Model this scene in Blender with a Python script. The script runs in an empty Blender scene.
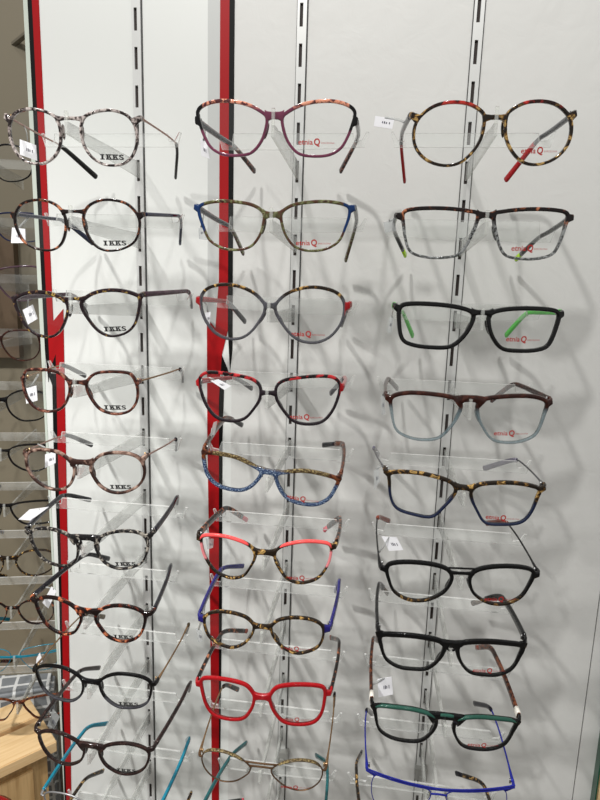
import bpy, bmesh, math, random
from mathutils import Vector, Matrix, noise
random.seed(7)
C = bpy.context.scene.collection
MM = 0.001
# ---------------------------------------------------------------- camera
CAM = Vector((0.09347, -0.65889, -0.00612)); YAW, PITCH, ROLL = -0.126801, -0.188662, 0.030660; FPX = 596.022
def cam_axes():
    cy, sy, cp, sp = math.cos(YAW), math.sin(YAW), math.cos(PITCH), math.sin(PITCH)
    f = Vector((sy*cp, cy*cp, sp)); r0 = Vector((cy, -sy, 0)); u0 = r0.cross(f)
    c, s = math.cos(ROLL), math.sin(ROLL)
    return c*r0 + s*u0, -s*r0 + c*u0, f
_r, _u, _f = cam_axes()
cd = bpy.data.cameras.new('camera'); co = bpy.data.objects.new('camera', cd); C.objects.link(co)
co.matrix_world = Matrix(((_r.x, _u.x, -_f.x, CAM.x), (_r.y, _u.y, -_f.y, CAM.y), (_r.z, _u.z, -_f.z, CAM.z), (0, 0, 0, 1)))
cd.sensor_fit = 'VERTICAL'; cd.sensor_height = 36; cd.lens = FPX*36/800; cd.clip_start = .01
bpy.context.scene.camera = co
def on_y(px, py, Y):      # world point on the vertical plane y=Y seen at a photo position
    d = (px-300)/FPX*_r - (py-400)/FPX*_u + _f
    return CAM + d*((Y-CAM.y)/d.y)
def on_z(px, py, Z):
    d = (px-300)/FPX*_r - (py-400)/FPX*_u + _f
    return CAM + d*((Z-CAM.z)/d.z)
# ---------------------------------------------------------------- traced shapes: millimetres in each frame's own plane
D = {
 'c1r1': {"o":[-0.1735,-0.1527,0.1243],"yaw":0.0641,"roll":0.0029,"R":[[28.8,8.8],[37.9,8.9],[47.6,6.0],[53.4,0.0],[55.7,-8.4],[54.7,-17.8],[50.3,-26.7],[43.2,-32.1],[34.6,-33.9],[25.3,-32.9],[16.3,-27.5],[10.6,-18.9],[9.0,-9.6],[9.8,-1.8],[13.0,3.6],[19.8,6.9]],"H":[60.0,3.9],"T":{"L":[[-0.0542,0.0996,0.0013],[-0.0338,0.1336,-0.0218]],"R":[[0.0673,0.0918,0.0037],[0.0546,0.1283,-0.0212]]},"bz":2.1,"bh":1.8},
 'c1r2': {"o":[-0.1735,-0.1521,0.0493],"yaw":0.0394,"roll":-0.019,"R":[[24.3,11.1],[35.1,11.5],[45.5,9.1],[52.4,3.7],[56.4,-3.9],[55.8,-13.3],[51.1,-22.8],[41.9,-28.5],[30.7,-30.8],[22.0,-29.8],[14.7,-24.9],[10.1,-16.4],[8.1,-7.0],[9.2,0.3],[14.6,7.1]],"H":[60.6,-0.4],"T":{"L":[[-0.0578,0.0983,0.0056],[-0.0462,0.138,-0.0146]],"R":[[0.0683,0.0933,0.0091],[0.0549,0.1304,-0.0147]]},"bz":1.7,"bh":1.5},
 'c1r3': {"o":[-0.1743,-0.1563,-0.0257],"yaw":-0.0127,"roll":-0.0541,"R":[[18.1,6.6],[29.8,9.1],[43.0,8.6],[54.6,5.3],[59.5,0.7],[57.0,-10.2],[52.3,-21.1],[44.7,-28.2],[34.1,-31.3],[25.0,-30.3],[16.7,-24.5],[10.1,-14.2],[6.5,-5.2],[8.4,1.0]],"H":[62.5,3.7],"T":{"L":[[-0.0542,0.0953,0.0072],[-0.0625,0.1385,-0.0063]],"R":[[0.0741,0.097,0.0076],[0.0613,0.1378,-0.0092]]},"bz":3.1,"bh":1.8},
 'c1r4': {"o":[-0.1741,-0.1555,-0.1007],"yaw":0.0458,"roll":-0.0129,"R":[[16.8,11.4],[28.4,13.5],[41.8,13.3],[49.3,11.0],[53.1,3.4],[53.9,-6.1],[51.6,-15.7],[45.3,-23.5],[35.9,-26.6],[26.8,-26.0],[17.9,-22.0],[11.8,-13.6],[8.2,-4.1],[9.1,4.2]],"H":[56.1,3.3],"T":{"L":[[-0.0626,0.0989,0.005],[-0.0584,0.1409,-0.0134]],"R":[[0.0694,0.0929,0.0053],[0.0586,0.133,-0.0144]]},"bz":3.8,"bh":2.4},
 'c1r5': {"o":[-0.1741,-0.1543,-0.1757],"yaw":-0.0171,"roll":-0.0333,"R":[[13.4,5.0],[21.4,10.7],[33.6,12.8],[47.4,11.5],[56.0,6.4],[59.2,-2.5],[57.5,-12.7],[50.7,-21.6],[38.2,-27.6],[26.1,-27.7],[15.9,-22.0],[9.9,-11.8],[8.4,-2.8]],"H":[62.0,7.6],"T":{"L":[[-0.0691,0.0948,0.0038],[-0.0618,0.1342,-0.0188]],"R":[[0.0572,0.097,0.0031],[0.0416,0.1338,-0.0196]]},"bz":2.8,"bh":3.1},
 'c1r6': {"o":[-0.174,-0.1535,-0.2507],"yaw":-0.026,"roll":-0.0649,"R":[[12.1,-0.4],[20.6,5.7],[33.5,9.1],[47.9,8.8],[57.9,4.3],[60.6,-5.3],[57.3,-17.5],[50.0,-26.9],[37.1,-31.3],[24.8,-30.7],[14.5,-23.8],[10.0,-12.8],[9.4,-4.5]],"H":[67.3,5.3],"T":{"L":[[-0.0764,0.0941,0.0114],[-0.0684,0.1339,-0.0102]],"R":[[0.0579,0.0975,0.0115],[0.0409,0.1337,-0.0113]]},"bz":2.1,"bh":3.8},
 'c1r7': {"o":[-0.1742,-0.1546,-0.3257],"yaw":-0.0492,"roll":-0.0151,"R":[[10.1,-0.8],[19.3,7.0],[33.2,10.5],[48.8,8.3],[57.9,0.8],[55.8,-13.3],[49.5,-24.6],[39.5,-30.6],[28.6,-31.4],[18.0,-26.9],[10.9,-16.5],[7.8,-8.0]],"H":[66.3,2.8],"T":{"L":[[-0.0546,0.0934,0.0133],[-0.0482,0.1319,-0.0111]],"R":[[0.0472,0.0985,0.0089],[0.0287,0.1313,-0.0175]]},"bz":1.9,"bh":3.5},
 'c1r8': {"o":[-0.174,-0.1538,-0.4007],"yaw":-0.0074,"roll":-0.0103,"R":[[9.3,-2.5],[15.6,4.9],[27.1,9.8],[40.6,9.9],[53.6,6.8],[60.9,0.2],[60.5,-11.6],[56.4,-23.5],[49.1,-29.8],[39.4,-32.2],[25.7,-31.7],[15.3,-24.0],[10.2,-14.3]],"H":[67.2,-1.4],"T":{"L":[[-0.0584,0.0956,0.0114],[-0.0514,0.1329,-0.0145]],"R":[[0.0714,0.0965,0.0132],[0.0563,0.1257,-0.019]]},"bz":-2.9,"bh":3.1},
 'c1r9': {"o":[-0.1745,-0.1571,-0.4758],"yaw":-0.0006,"roll":0.0323,"R":[[9.3,-1.1],[19.9,6.8],[35.7,10.7],[50.8,8.0],[59.5,0.3],[57.4,-14.1],[50.9,-24.8],[39.7,-30.7],[27.2,-30.5],[14.9,-22.7],[9.2,-11.3]],"H":[66.2,6.0],"T":{"L":[[-0.0625,0.096,0.0124],[-0.0572,0.1348,-0.0117]],"R":[[0.0746,0.096,0.0198],[0.0634,0.1235,-0.0154]]},"bz":3.4,"bh":4.1},
 'c2r1': {"o":[0.002,-0.1562,0.1243],"yaw":0.0413,"roll":-0.0024,"R":[[6.2,0.8],[11.0,5.6],[21.5,10.5],[34.6,13.1],[47.7,13.3],[58.8,10.4],[63.8,5.2],[61.6,-4.5],[58.0,-13.7],[52.9,-21.2],[43.6,-26.1],[30.2,-27.1],[19.3,-25.0],[11.7,-17.6],[7.6,-8.5]],"H":[66.6,-0.5],"T":{"L":[[-0.0518,0.0981,0.0004],[-0.0397,0.1401,-0.0142]],"R":[[0.0659,0.0933,0.0062],[0.0502,0.131,-0.0148]]},"bz":1.9,"bh":1.9},
 'c2r2': {"o":[0.002,-0.1561,0.0493],"yaw":0.0305,"roll":-0.0122,"R":[[7.5,2.8],[15.7,8.8],[29.3,11.4],[45.5,12.0],[60.4,9.0],[63.0,3.0],[59.6,-8.9],[54.4,-19.5],[43.4,-25.7],[29.6,-26.9],[18.5,-23.7],[11.5,-15.7],[8.0,-6.4]],"H":[68.0,7.4],"T":{"L":[[-0.0556,0.0977,0.0002],[-0.0517,0.1376,-0.0223]],"R":[[0.0671,0.0939,0.0018],[0.0575,0.1275,-0.0282]]},"bz":1.9,"bh":2.6},
 'c2r3': {"o":[0.0016,-0.1566,-0.0257],"yaw":-0.0345,"roll":0.0,"R":[[5.6,4.9],[14.1,12.9],[26.7,17.9],[40.5,19.0],[54.3,15.6],[61.3,8.8],[62.5,-1.0],[59.2,-12.3],[51.1,-22.5],[39.9,-27.6],[27.1,-26.8],[17.0,-20.4],[8.4,-9.2],[4.7,-1.4]],"H":[67.9,4.5],"T":{"L":[[-0.0641,0.0939,0.002],[-0.0569,0.1337,-0.02]],"R":[[0.0567,0.0981,-0.0015],[0.0478,0.1394,-0.0197]]},"bz":3.3,"bh":2.4},
 'c2r4': {"o":[0.0016,-0.1568,-0.1007],"yaw":0.0423,"roll":-0.0083,"R":[[7.3,8.7],[14.5,14.9],[28.8,17.6],[43.1,18.9],[55.9,17.7],[61.8,10.8],[60.1,-1.3],[55.3,-13.6],[46.8,-22.9],[33.7,-25.2],[21.9,-22.2],[13.1,-12.5],[7.3,-1.9]],"H":[65.2,7.7],"T":{"L":[[-0.0489,0.0981,0.0001],[-0.0384,0.1391,-0.018]],"R":[[0.0649,0.0933,0.0055],[0.0497,0.1294,-0.0186]]},"bz":3.6,"bh":2.3},
 'c2r5': {"o":[0.0028,-0.1557,-0.1761],"yaw":0.0238,"roll":0.1382,"R":[[7.0,5.1],[16.8,10.4],[31.2,14.1],[49.2,13.4],[61.0,10.2],[60.2,1.0],[56.0,-9.8],[46.6,-17.1],[33.2,-18.7],[20.6,-15.9],[11.8,-7.4]],"H":[64.4,13.0],"T":{"L":[[-0.0654,0.0974,0.0237],[-0.0542,0.1388,0.007]],"R":[[0.0612,0.0944,0.0206],[0.0401,0.1318,0.004]]},"bz":6.8,"bh":3.6},
 'c2r6': {"o":[0.0014,-0.1569,-0.2507],"yaw":0.0124,"roll":-0.0159,"R":[[11.1,7.9],[18.8,13.5],[33.9,17.5],[48.9,17.6],[59.4,14.0],[59.8,1.8],[55.7,-10.6],[47.6,-21.3],[33.8,-26.1],[21.5,-22.6],[13.9,-12.1],[9.4,-1.0]],"H":[65.9,12.7],"T":{"L":[[-0.0594,0.0967,0.0085],[-0.0444,0.1302,-0.0193]],"R":[[0.0643,0.0952,0.0053],[0.0452,0.1254,-0.0236]]},"bz":4.8,"bh":3.2},
 'c2r7': {"o":[0.001,-0.1578,-0.3257],"yaw":0.0188,"roll":-0.011,"R":[[9.2,8.4],[16.5,15.2],[30.4,18.1],[45.8,16.2],[55.1,9.8],[56.8,-1.5],[52.3,-14.1],[41.4,-20.7],[30.4,-22.2],[19.4,-16.5],[11.6,-6.6],[8.5,1.9]],"H":[64.5,5.9],"T":{"L":[[-0.0629,0.0972,0.0128],[-0.0476,0.137,-0.0043]],"R":[[0.0677,0.0947,0.0111],[0.0615,0.1264,-0.0216]]},"bz":5.8,"bh":2.8},
 'c2r8': {"o":[0.0016,-0.1561,-0.4007],"yaw":0.027,"roll":-0.0288,"R":[[8.9,10.4],[16.1,18.9],[32.1,22.1],[51.0,21.1],[59.8,16.6],[59.8,2.5],[56.6,-13.7],[49.1,-23.8],[34.5,-26.5],[20.0,-23.1],[11.5,-11.1],[7.7,2.2]],"H":[67.4,10.5],"T":{"L":[[-0.061,0.0976,0.0114],[-0.0414,0.1331,-0.0104]],"R":[[0.0711,0.0941,0.0103],[0.059,0.1325,-0.0119]]},"bz":6.9,"bh":4.1},
 'c2r9': {"o":[0.0017,-0.1564,-0.4758],"yaw":0.0292,"roll":0.0083,"R":[[11.4,2.2],[20.5,10.6],[36.7,16.0],[53.0,13.2],[60.5,2.2],[58.7,-11.1],[50.8,-20.9],[39.3,-24.7],[25.9,-20.9],[14.8,-10.7],[10.8,-3.6]],"H":[65.3,1.9],"T":{"L":[[-0.0608,0.0978,0.0169],[-0.0498,0.1302,-0.0139]],"R":[[0.0677,0.094,0.0258],[0.0673,0.1191,-0.0127]]},"bz":2.8,"bh":1.3},
 'c3r1': {"o":[0.1728,-0.1577,0.1242],"yaw":0.1252,"roll":-0.0386,"R":[[8.3,-0.2],[11.9,5.4],[22.6,10.3],[36.7,11.1],[48.7,7.8],[58.1,-0.2],[60.8,-10.5],[58.1,-21.0],[49.3,-29.5],[36.5,-33.4],[24.5,-31.5],[15.0,-23.5],[9.3,-13.0]],"H":[64.3,3.4],"T":{"L":[[-0.0558,0.1039,0.0083],[-0.0459,0.1363,-0.0229]],"R":[[0.0656,0.0887,0.0036],[0.0498,0.1211,-0.025]]},"bz":-0.6,"bh":2.3},
 'c3r2': {"o":[0.1722,-0.157,0.0492],"yaw":0.0696,"roll":-0.0127,"R":[[6.2,3.4],[13.8,6.8],[33.5,8.6],[53.9,8.0],[63.8,5.0],[63.2,-4.4],[60.6,-17.1],[55.9,-25.6],[44.5,-29.1],[29.7,-29.2],[17.6,-25.9],[10.4,-13.2]],"H":[70.1,2.7],"T":{"L":[[-0.062,0.1007,-0.001],[-0.0463,0.1393,-0.0204]],"R":[[0.0698,0.0915,-0.0059],[0.0639,0.1339,-0.0227]]},"bz":2.8,"bh":3.0},
 'c3r3': {"o":[0.1746,-0.1605,-0.0258],"yaw":0.1674,"roll":0.0134,"R":[[6.8,1.7],[15.2,5.9],[33.2,7.9],[55.4,7.5],[64.9,4.1],[64.9,-7.5],[61.1,-21.4],[52.2,-26.1],[36.3,-27.2],[21.8,-25.7],[12.8,-17.7],[7.5,-7.3]],"H":[70.4,4.4],"T":{"L":[[-0.0411,0.1042,-0.0036],[-0.0225,0.1386,-0.0277]],"R":[[0.072,0.0851,0.0027],[0.07,0.1238,-0.022]]},"bz":3.4,"bh":2.6},
 'c3r4': {"o":[0.1718,-0.1561,-0.1008],"yaw":0.0632,"roll":-0.0131,"R":[[7.1,2.6],[13.2,7.6],[34.1,10.1],[52.5,9.5],[64.1,4.5],[63.5,-6.9],[59.9,-21.7],[52.9,-28.3],[39.2,-31.6],[23.3,-29.3],[13.6,-18.5],[8.1,-7.1]],"H":[69.9,4.8],"T":{"L":[[-0.0603,0.1001,0.0079],[-0.0463,0.1403,-0.0096]],"R":[[0.0614,0.0924,0.0074],[0.0511,0.1297,-0.0175]]},"bz":7.3,"bh":3.8},
 'c3r5': {"o":[0.1727,-0.1575,-0.1757],"yaw":0.0233,"roll":0.046,"R":[[6.8,3.5],[12.9,9.5],[27.7,12.6],[44.5,13.2],[62.2,9.5],[62.6,-0.0],[59.6,-14.7],[52.6,-23.9],[37.2,-26.9],[22.8,-26.2],[13.9,-15.0],[8.0,-4.4]],"H":[69.2,10.4],"T":{"L":[[-0.0765,0.0978,0.0065],[-0.0682,0.1386,-0.0131]],"R":[[0.0661,0.0945,0.0105],[0.0438,0.1274,-0.0126]]},"bz":5.0,"bh":3.1},
 'c3r6': {"o":[0.1759,-0.1636,-0.2507],"yaw":0.1057,"roll":0.0019,"R":[[8.0,1.3],[12.9,8.2],[25.5,11.8],[43.1,12.2],[58.5,9.3],[63.9,3.8],[61.3,-8.0],[55.4,-19.9],[42.7,-26.4],[27.4,-25.1],[14.5,-16.8],[9.0,-7.2]],"H":[70.7,2.8],"T":{"L":[[-0.0634,0.103,0.0132],[-0.045,0.14,-0.0071]],"R":[[0.0658,0.0893,0.0185],[0.059,0.1303,-0.0013]]},"bz":5.1,"bh":1.0},
 'c3r7': {"o":[0.1734,-0.159,-0.3257],"yaw":0.0423,"roll":-0.003,"R":[[5.6,5.6],[11.6,11.6],[30.0,13.6],[48.8,12.2],[62.8,8.6],[61.6,-3.0],[56.5,-16.3],[45.0,-23.0],[31.4,-23.2],[19.0,-20.4],[9.7,-9.1]],"H":[67.2,13.0],"T":{"L":[[-0.0612,0.0987,0.0117],[-0.0483,0.1314,-0.018]],"R":[[0.0654,0.0933,0.0097],[0.0442,0.123,-0.0182]]},"bz":9.2,"bh":4.6},
 'c3r8': {"o":[0.1738,-0.1596,-0.4007],"yaw":0.0564,"roll":0.0371,"R":[[8.2,2.0],[12.5,10.4],[28.4,14.1],[47.9,12.9],[63.9,9.3],[63.1,-2.3],[58.6,-16.8],[48.3,-23.6],[34.4,-24.8],[19.8,-21.5],[11.3,-10.3]],"H":[69.4,10.3],"T":{"L":[[-0.064,0.0997,0.0199],[-0.0515,0.1347,-0.0072]],"R":[[0.0609,0.0927,0.0278],[0.0563,0.13,0.0013]]},"bz":11.6,"bh":6.3},
 'c3r9': {"o":[0.1737,-0.1598,-0.4757],"yaw":-0.0082,"roll":-0.0248,"R":[[7.9,3.8],[28.2,9.8],[52.8,12.7],[61.6,8.0],[62.9,-12.4],[56.5,-27.9],[38.7,-35.1],[21.5,-31.6],[11.9,-15.0]],"H":[69.6,14.4],"T":{"L":[[-0.0718,0.0954,0.0116],[-0.065,0.1277,-0.0205]],"R":[[0.0622,0.0965,0.0279],[0.0515,0.1332,0.0024]]},"bz":2.3,"bh":1.1},
}
ROWZ = 0.1243; PITCHZ = .075; COLX = {1: -0.1749, 2: 0.0, 3: 0.1738}
# ---------------------------------------------------------------- helpers
def link(name, bm, mats, parent=None, smooth=True, loc=None):
    me = bpy.data.meshes.new(name); bmesh.ops.recalc_face_normals(bm, faces=bm.faces[:]); bm.to_mesh(me); bm.free()
    for m in (mats if isinstance(mats, (list, tuple)) else [mats]): me.materials.append(m)
    if smooth:
        for p in me.polygons: p.use_smooth = True
    o = bpy.data.objects.new(name, me); C.objects.link(o)
    if parent: o.parent = parent
    if loc is not None: o.location = loc
    return o
def thing(name, label, cat, loc=(0, 0, 0), group=None):
    o = bpy.data.objects.new(name, None); C.objects.link(o); o.location = loc; o.empty_display_size = .01
    o['label'] = label; o['category'] = cat
    if group: o['group'] = group
    return o
def tag(o, label, cat, group=None):
    o['label'] = label; o['category'] = cat
    if group: o['group'] = group
    return o
def struct(name, bm, m, smooth=False):
    o = link(name, bm, m, smooth=smooth); o['kind'] = 'structure'; return o
def box(bm, x0, x1, y0, y1, z0, z1, mi=0, M=None):
    v = [bm.verts.new(Vector((x, y, z)) if M is None else M @ Vector((x, y, z))) for x in (x0, x1) for y in (y0, y1) for z in (z0, z1)]
    for q in ((0, 1, 3, 2), (4, 6, 7, 5), (0, 4, 5, 1), (2, 3, 7, 6), (0, 2, 6, 4), (1, 5, 7, 3)):
        f = bm.faces.new([v[i] for i in q]); f.material_index = mi
def prism(bm, pts2, axis, a, b, edge=0):
    """extrude a polygon. axis 'y': pts are (x,z); axis 'x': pts are (y,z); axis 'z': pts are (x,y)"""
    def P(p, t): return {'y': (p[0], t, p[1]), 'x': (t, p[0], p[1]), 'z': (p[0], p[1], t)}[axis]
    A = [bm.verts.new(P(p, a)) for p in pts2]; B = [bm.verts.new(P(p, b)) for p in pts2]
    bm.faces.new(A); bm.faces.new(B[::-1]); n = len(A)
    for i in range(n):
        f = bm.faces.new((A[i], A[(i+1) % n], B[(i+1) % n], B[i])); f.material_index = edge
def sweep(bm, pts, A1, A2, h1, h2, closed=False, n=10, e=3.0, mi=None, rnd=True):
    """superellipse section swept along pts; A1, A2 axes, h1, h2 half sizes per point"""
    N = len(pts); rings = []
    for i in range(N):
        ring = []
        for k in range(n):
            t = 2*math.pi*(k+.5)/n; c, s = math.cos(t), math.sin(t)
            u = math.copysign(abs(c)**(2/e), c)*h1[i]; v = math.copysign(abs(s)**(2/e), s)*h2[i]
            ring.append(bm.verts.new(pts[i] + A1[i]*u + A2[i]*v))
        rings.append(ring)
    for i in range(N if closed else N-1):
        a, b = rings[i], rings[(i+1) % N]
        for k in range(n):
            f = bm.faces.new((a[k], a[(k+1) % n], b[(k+1) % n], b[k]))
            if mi is not None: f.material_index = mi
    if not closed:
        for r, o in ((rings[0][::-1], -1), (rings[-1], 1)):
            f = bm.faces.new(r)
            if mi is not None: f.material_index = mi
def bar(bm, pts, h1, h2, up=Vector((0, 0, 1)), n=10, e=3.0, mi=None):
    """sweep with a side axis level and h2 upwards"""
    A1, A2 = [], []
    for i in range(len(pts)):
        t = (pts[min(i+1, len(pts)-1)] - pts[max(i-1, 0)]).normalized()
        a = t.cross(up)
        a = a.normalized() if a.length > 1e-4 else (A1[-1] if A1 else Vector((1, 0, 0)))
        A1.append(a); A2.append(a.cross(t).normalized())
    if not isinstance(h1, (list, tuple)): h1 = [h1]*len(pts)
    if not isinstance(h2, (list, tuple)): h2 = [h2]*len(pts)
    sweep(bm, pts, A1, A2, h1, h2, n=n, e=e, mi=mi)
def crom(P, n=6, closed=True):
    N = len(P); out = []
    for i in range(N if closed else N-1):
        p0, p1, p2, p3 = (P[(i-1) % N], P[i], P[(i+1) % N], P[(i+2) % N]) if closed else (P[max(i-1, 0)], P[i], P[i+1], P[min(i+2, N-1)])
        for k in range(n):
            t = k/n
            out.append(.5*((2*p1) + (p2-p0)*t + (2*p0-5*p1+4*p2-p3)*t*t + (3*p1-p0-3*p2+p3)*t**3))
    if not closed: out.append(P[-1])
    return out
# ---------------------------------------------------------------- materials
def S(c): return tuple(((x/255)/12.92 if x/255 <= .04045 else ((x/255+.055)/1.055)**2.4) for x in c) + (1,)
def new_mat(name):
    m = bpy.data.materials.new(name); m.use_nodes = True; nt = m.node_tree
    for nd in list(nt.nodes): nt.nodes.remove(nd)
    out = nt.nodes.new('ShaderNodeOutputMaterial'); return m, nt, out
def plain(name, c, rough=.4, metal=0, bump=None, spec=.5):
    m, nt, out = new_mat(name); b = nt.nodes.new('ShaderNodeBsdfPrincipled')
    b.inputs['Base Color'].default_value = S(c); b.inputs['Roughness'].default_value = rough; b.inputs['Metallic'].default_value = metal
    b.inputs['Specular IOR Level'].default_value = spec
    nt.links.new(b.outputs[0], out.inputs[0])
    if bump:
        tc = nt.nodes.new('ShaderNodeTexCoord'); last = None
        for sc, st, dist in bump:
            no = nt.nodes.new('ShaderNodeTexNoise'); no.inputs['Scale'].default_value = sc; no.inputs['Detail'].default_value = 4
            no.inputs['Distortion'].default_value = 1.0
            nt.links.new(tc.outputs['Object'], no.inputs['Vector'])
            bp = nt.nodes.new('ShaderNodeBump'); bp.inputs['Strength'].default_value = st; bp.inputs['Distance'].default_value = dist
            nt.links.new(no.outputs['Fac'], bp.inputs['Height'])
            if last: nt.links.new(last.outputs[0], bp.inputs['Normal'])
            last = bp
        nt.links.new(last.outputs[0], b.inputs['Normal'])
    return m
def clear(name, tint, haze=.04, hazecol=(235, 238, 236), ior=1.45, gloss=1.0, rough=.02):
    m, nt, out = new_mat(name); N = nt.nodes.new
    tr = N('ShaderNodeBsdfTransparent'); tr.inputs[0].default_value = (*tint, 1)
    df = N('ShaderNodeBsdfDiffuse'); df.inputs[0].default_value = S(hazecol)
    gl = N('ShaderNodeBsdfGlossy'); gl.inputs['Roughness'].default_value = rough
    fr = N('ShaderNodeFresnel'); fr.inputs[0].default_value = ior
    mu = N('ShaderNodeMath'); mu.operation = 'MULTIPLY'; mu.inputs[1].default_value = gloss
    m1 = N('ShaderNodeMixShader'); m1.inputs[0].default_value = haze
    m2 = N('ShaderNodeMixShader')
    L = nt.links.new
    L(tr.outputs[0], m1.inputs[1]); L(df.outputs[0], m1.inputs[2]); L(fr.outputs[0], mu.inputs[0]); L(mu.outputs[0], m2.inputs[0])
    L(m1.outputs[0], m2.inputs[1]); L(gl.outputs[0], m2.inputs[2]); L(m2.outputs[0], out.inputs[0])
    return m
# palettes: list of (position, rgb), noise scale, alpha
PAL = {
 'grey_mottle': ([(0, (20, 16, 16)), (.44, (44, 36, 36)), (.52, (160, 148, 144)), (.6, (205, 195, 190)), (.7, (110, 100, 98))], 190, 1),
 'mono_mottle': ([(0, (16, 16, 18)), (.52, (30, 29, 30)), (.59, (122, 116, 108)), (.66, (178, 172, 160)), (.74, (60, 58, 58))], 210, 1),
 'tort': ([(0, (16, 11, 11)), (.54, (26, 16, 15)), (.60, (100, 54, 32)), (.68, (190, 120, 84)), (.78, (60, 34, 26))], 150, 1),
 'tort_red': ([(0, (28, 15, 13)), (.48, (54, 27, 23)), (.58, (112, 64, 52)), (.68, (160, 112, 92)), (.8, (70, 30, 30))], 210, 1),
 'tort_plum': ([(0, (20, 13, 16)), (.55, (34, 21, 26)), (.61, (96, 66, 44)), (.66, (186, 160, 76)), (.7, (62, 38, 40))], 200, 1),
 'tort_taupe': ([(0, (30, 18, 16)), (.48, (58, 38, 33)), (.58, (128, 100, 88)), (.7, (170, 144, 130))], 130, 1),
 'tort_gold': ([(0, (20, 15, 12)), (.53, (36, 27, 18)), (.59, (112, 80, 38)), (.66, (200, 164, 98)), (.74, (66, 48, 28))], 170, 1),
 'tort_orange': ([(0, (16, 11, 11)), (.52, (28, 16, 15)), (.58, (112, 44, 28)), (.64, (196, 118, 80)), (.75, (40, 22, 20))], 120, 1),
 'brown': ([(0, (22, 14, 14)), (.5, (38, 25, 24)), (.7, (64, 44, 40))], 150, 1),
 'brown_red': ([(0, (28, 12, 9)), (.5, (48, 21, 16)), (.7, (78, 40, 30))], 150, 1),
 'black': ([(0, (7, 7, 8)), (1, (13, 13, 15))], 50, 1),
 'slate': ([(0, (20, 20, 27)), (1, (34, 34, 43))], 50, 1),
 'greydark': ([(0, (38, 38, 43)), (.5, (62, 62, 68)), (1, (92, 92, 96))], 120, 1),
 'plum': ([(0, (92, 40, 64)), (1, (128, 66, 90))], 80, 1),
 'salmon': ([(0, (56, 30, 34)), (.44, (96, 52, 54)), (.5, (232, 150, 120)), (.64, (244, 176, 146)), (.74, (120, 66, 70))], 230, 1),
 'greenbrown': ([(0, (56, 28, 24)), (.44, (84, 54, 40)), (.52, (84, 84, 52)), (.62, (132, 134, 96)), (.70, (64, 40, 32))], 170, 1),
 'petrol': ([(0, (10, 38, 84)), (1, (20, 58, 110))], 80, 1),
 'navy': ([(0, (15, 20, 46)), (1, (28, 38, 74))], 80, 1),
 'mauve': ([(0, (44, 28, 38)), (.5, (74, 52, 64)), (1, (106, 80, 92))], 150, 1),
 'smoke': ([(0, (58, 58, 64)), (1, (92, 92, 99))], 60, .82),
 'red': ([(0, (150, 12, 20)), (1, (176, 22, 30))], 60, 1),
 'red_black': ([(0, (15, 9, 11)), (.5, (26, 12, 15)), (.55, (168, 34, 40)), (.7, (196, 48, 50))], 130, 1),
 'aubergine': ([(0, (22, 16, 21)), (1, (38, 29, 36))], 80, 1),
 'denim': ([(0, (22, 36, 64)), (.52, (40, 58, 92)), (.58, (92, 116, 148)), (.66, (190, 204, 218)), (.74, (60, 84, 120))], 1100, 1),
 'bronze_dots': ([(0, (46, 36, 22)), (.52, (74, 58, 36)), (.62, (176, 158, 110)), (.72, (84, 66, 40))], 800, 1),
 'coral': ([(0, (238, 70, 72)), (1, (248, 100, 96))], 60, 1),
 'pink': ([(0, (226, 120, 128)), (1, (240, 150, 152))], 60, .85),
 'purple': ([(0, (28, 25, 96)), (1, (44, 40, 124))], 80, 1),
 'gold': ([(0, (112, 84, 58)), (1, (164, 134, 100))], 80, 1),
 'rose_gold': ([(0, (140, 108, 98)), (1, (182, 150, 138))], 80, 1),
 'bronze': ([(0, (78, 54, 38)), (1, (132, 102, 74))], 80, 1),
 'silver': ([(0, (150, 150, 152)), (1, (190, 190, 192))], 80, 1),
 'teal': ([(0, (14, 110, 136)), (1, (26, 140, 164))], 80, 1),
 'teal_dark': ([(0, (20, 78, 84)), (1, (38, 110, 112))], 80, 1),
 'tort_redtop': ([(0, (20, 13, 11)), (.48, (44, 20, 15)), (.55, (170, 30, 30)), (.62, (200, 60, 48)), (.72, (60, 34, 24))], 90, 1),
 'tort_brown': ([(0, (32, 14, 10)), (.48, (60, 28, 18)), (.58, (120, 66, 38)), (.68, (84, 42, 27))], 160, 1),
 'clear_grey': ([(0, (24, 25, 27)), (.46, (60, 62, 63)), (.56, (150, 153, 153)), (1, (170, 173, 173))], 420, .75),
 'clear_blue': ([(0, (92, 112, 120)), (1, (132, 152, 158))], 60, .55),
 'clear': ([(0, (170, 172, 172)), (1, (206, 208, 208))], 60, .3),
 'navy_grey': ([(0, (18, 25, 48)), (1, (34, 44, 74))], 80, 1),
 'lime': ([(0, (170, 216, 30)), (1, (190, 232, 50))], 60, 1),
 'green': ([(0, (74, 196, 62)), (1, (96, 214, 84))], 60, 1),
 'green_dark': ([(0, (28, 66, 56)), (1, (44, 92, 78))], 90, 1),
 'blue_metal': ([(0, (44, 52, 168)), (1, (62, 70, 190))], 60, 1),
 'salmon_tip': ([(0, (214, 84, 100)), (1, (228, 104, 116))], 60, 1),
 'brick': ([(0, (120, 58, 46)), (1, (150, 78, 62))], 80, 1),
 'olive': ([(0, (84, 70, 50)), (1, (110, 94, 70))], 80, 1),
 'white': ([(0, (226, 222, 212)), (1, (236, 232, 222))], 60, 1),
 'lavender': ([(0, (92, 88, 104)), (1, (118, 114, 130))], 60, 1),
 'pattern': ([(0, (40, 34, 32)), (.48, (60, 52, 48)), (.52, (170, 150, 130)), (.6, (60, 52, 48))], 700, 1),
}
METALS = {'gold', 'bronze', 'rose_gold', 'silver', 'blue_metal'}
_pm = {}
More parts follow.
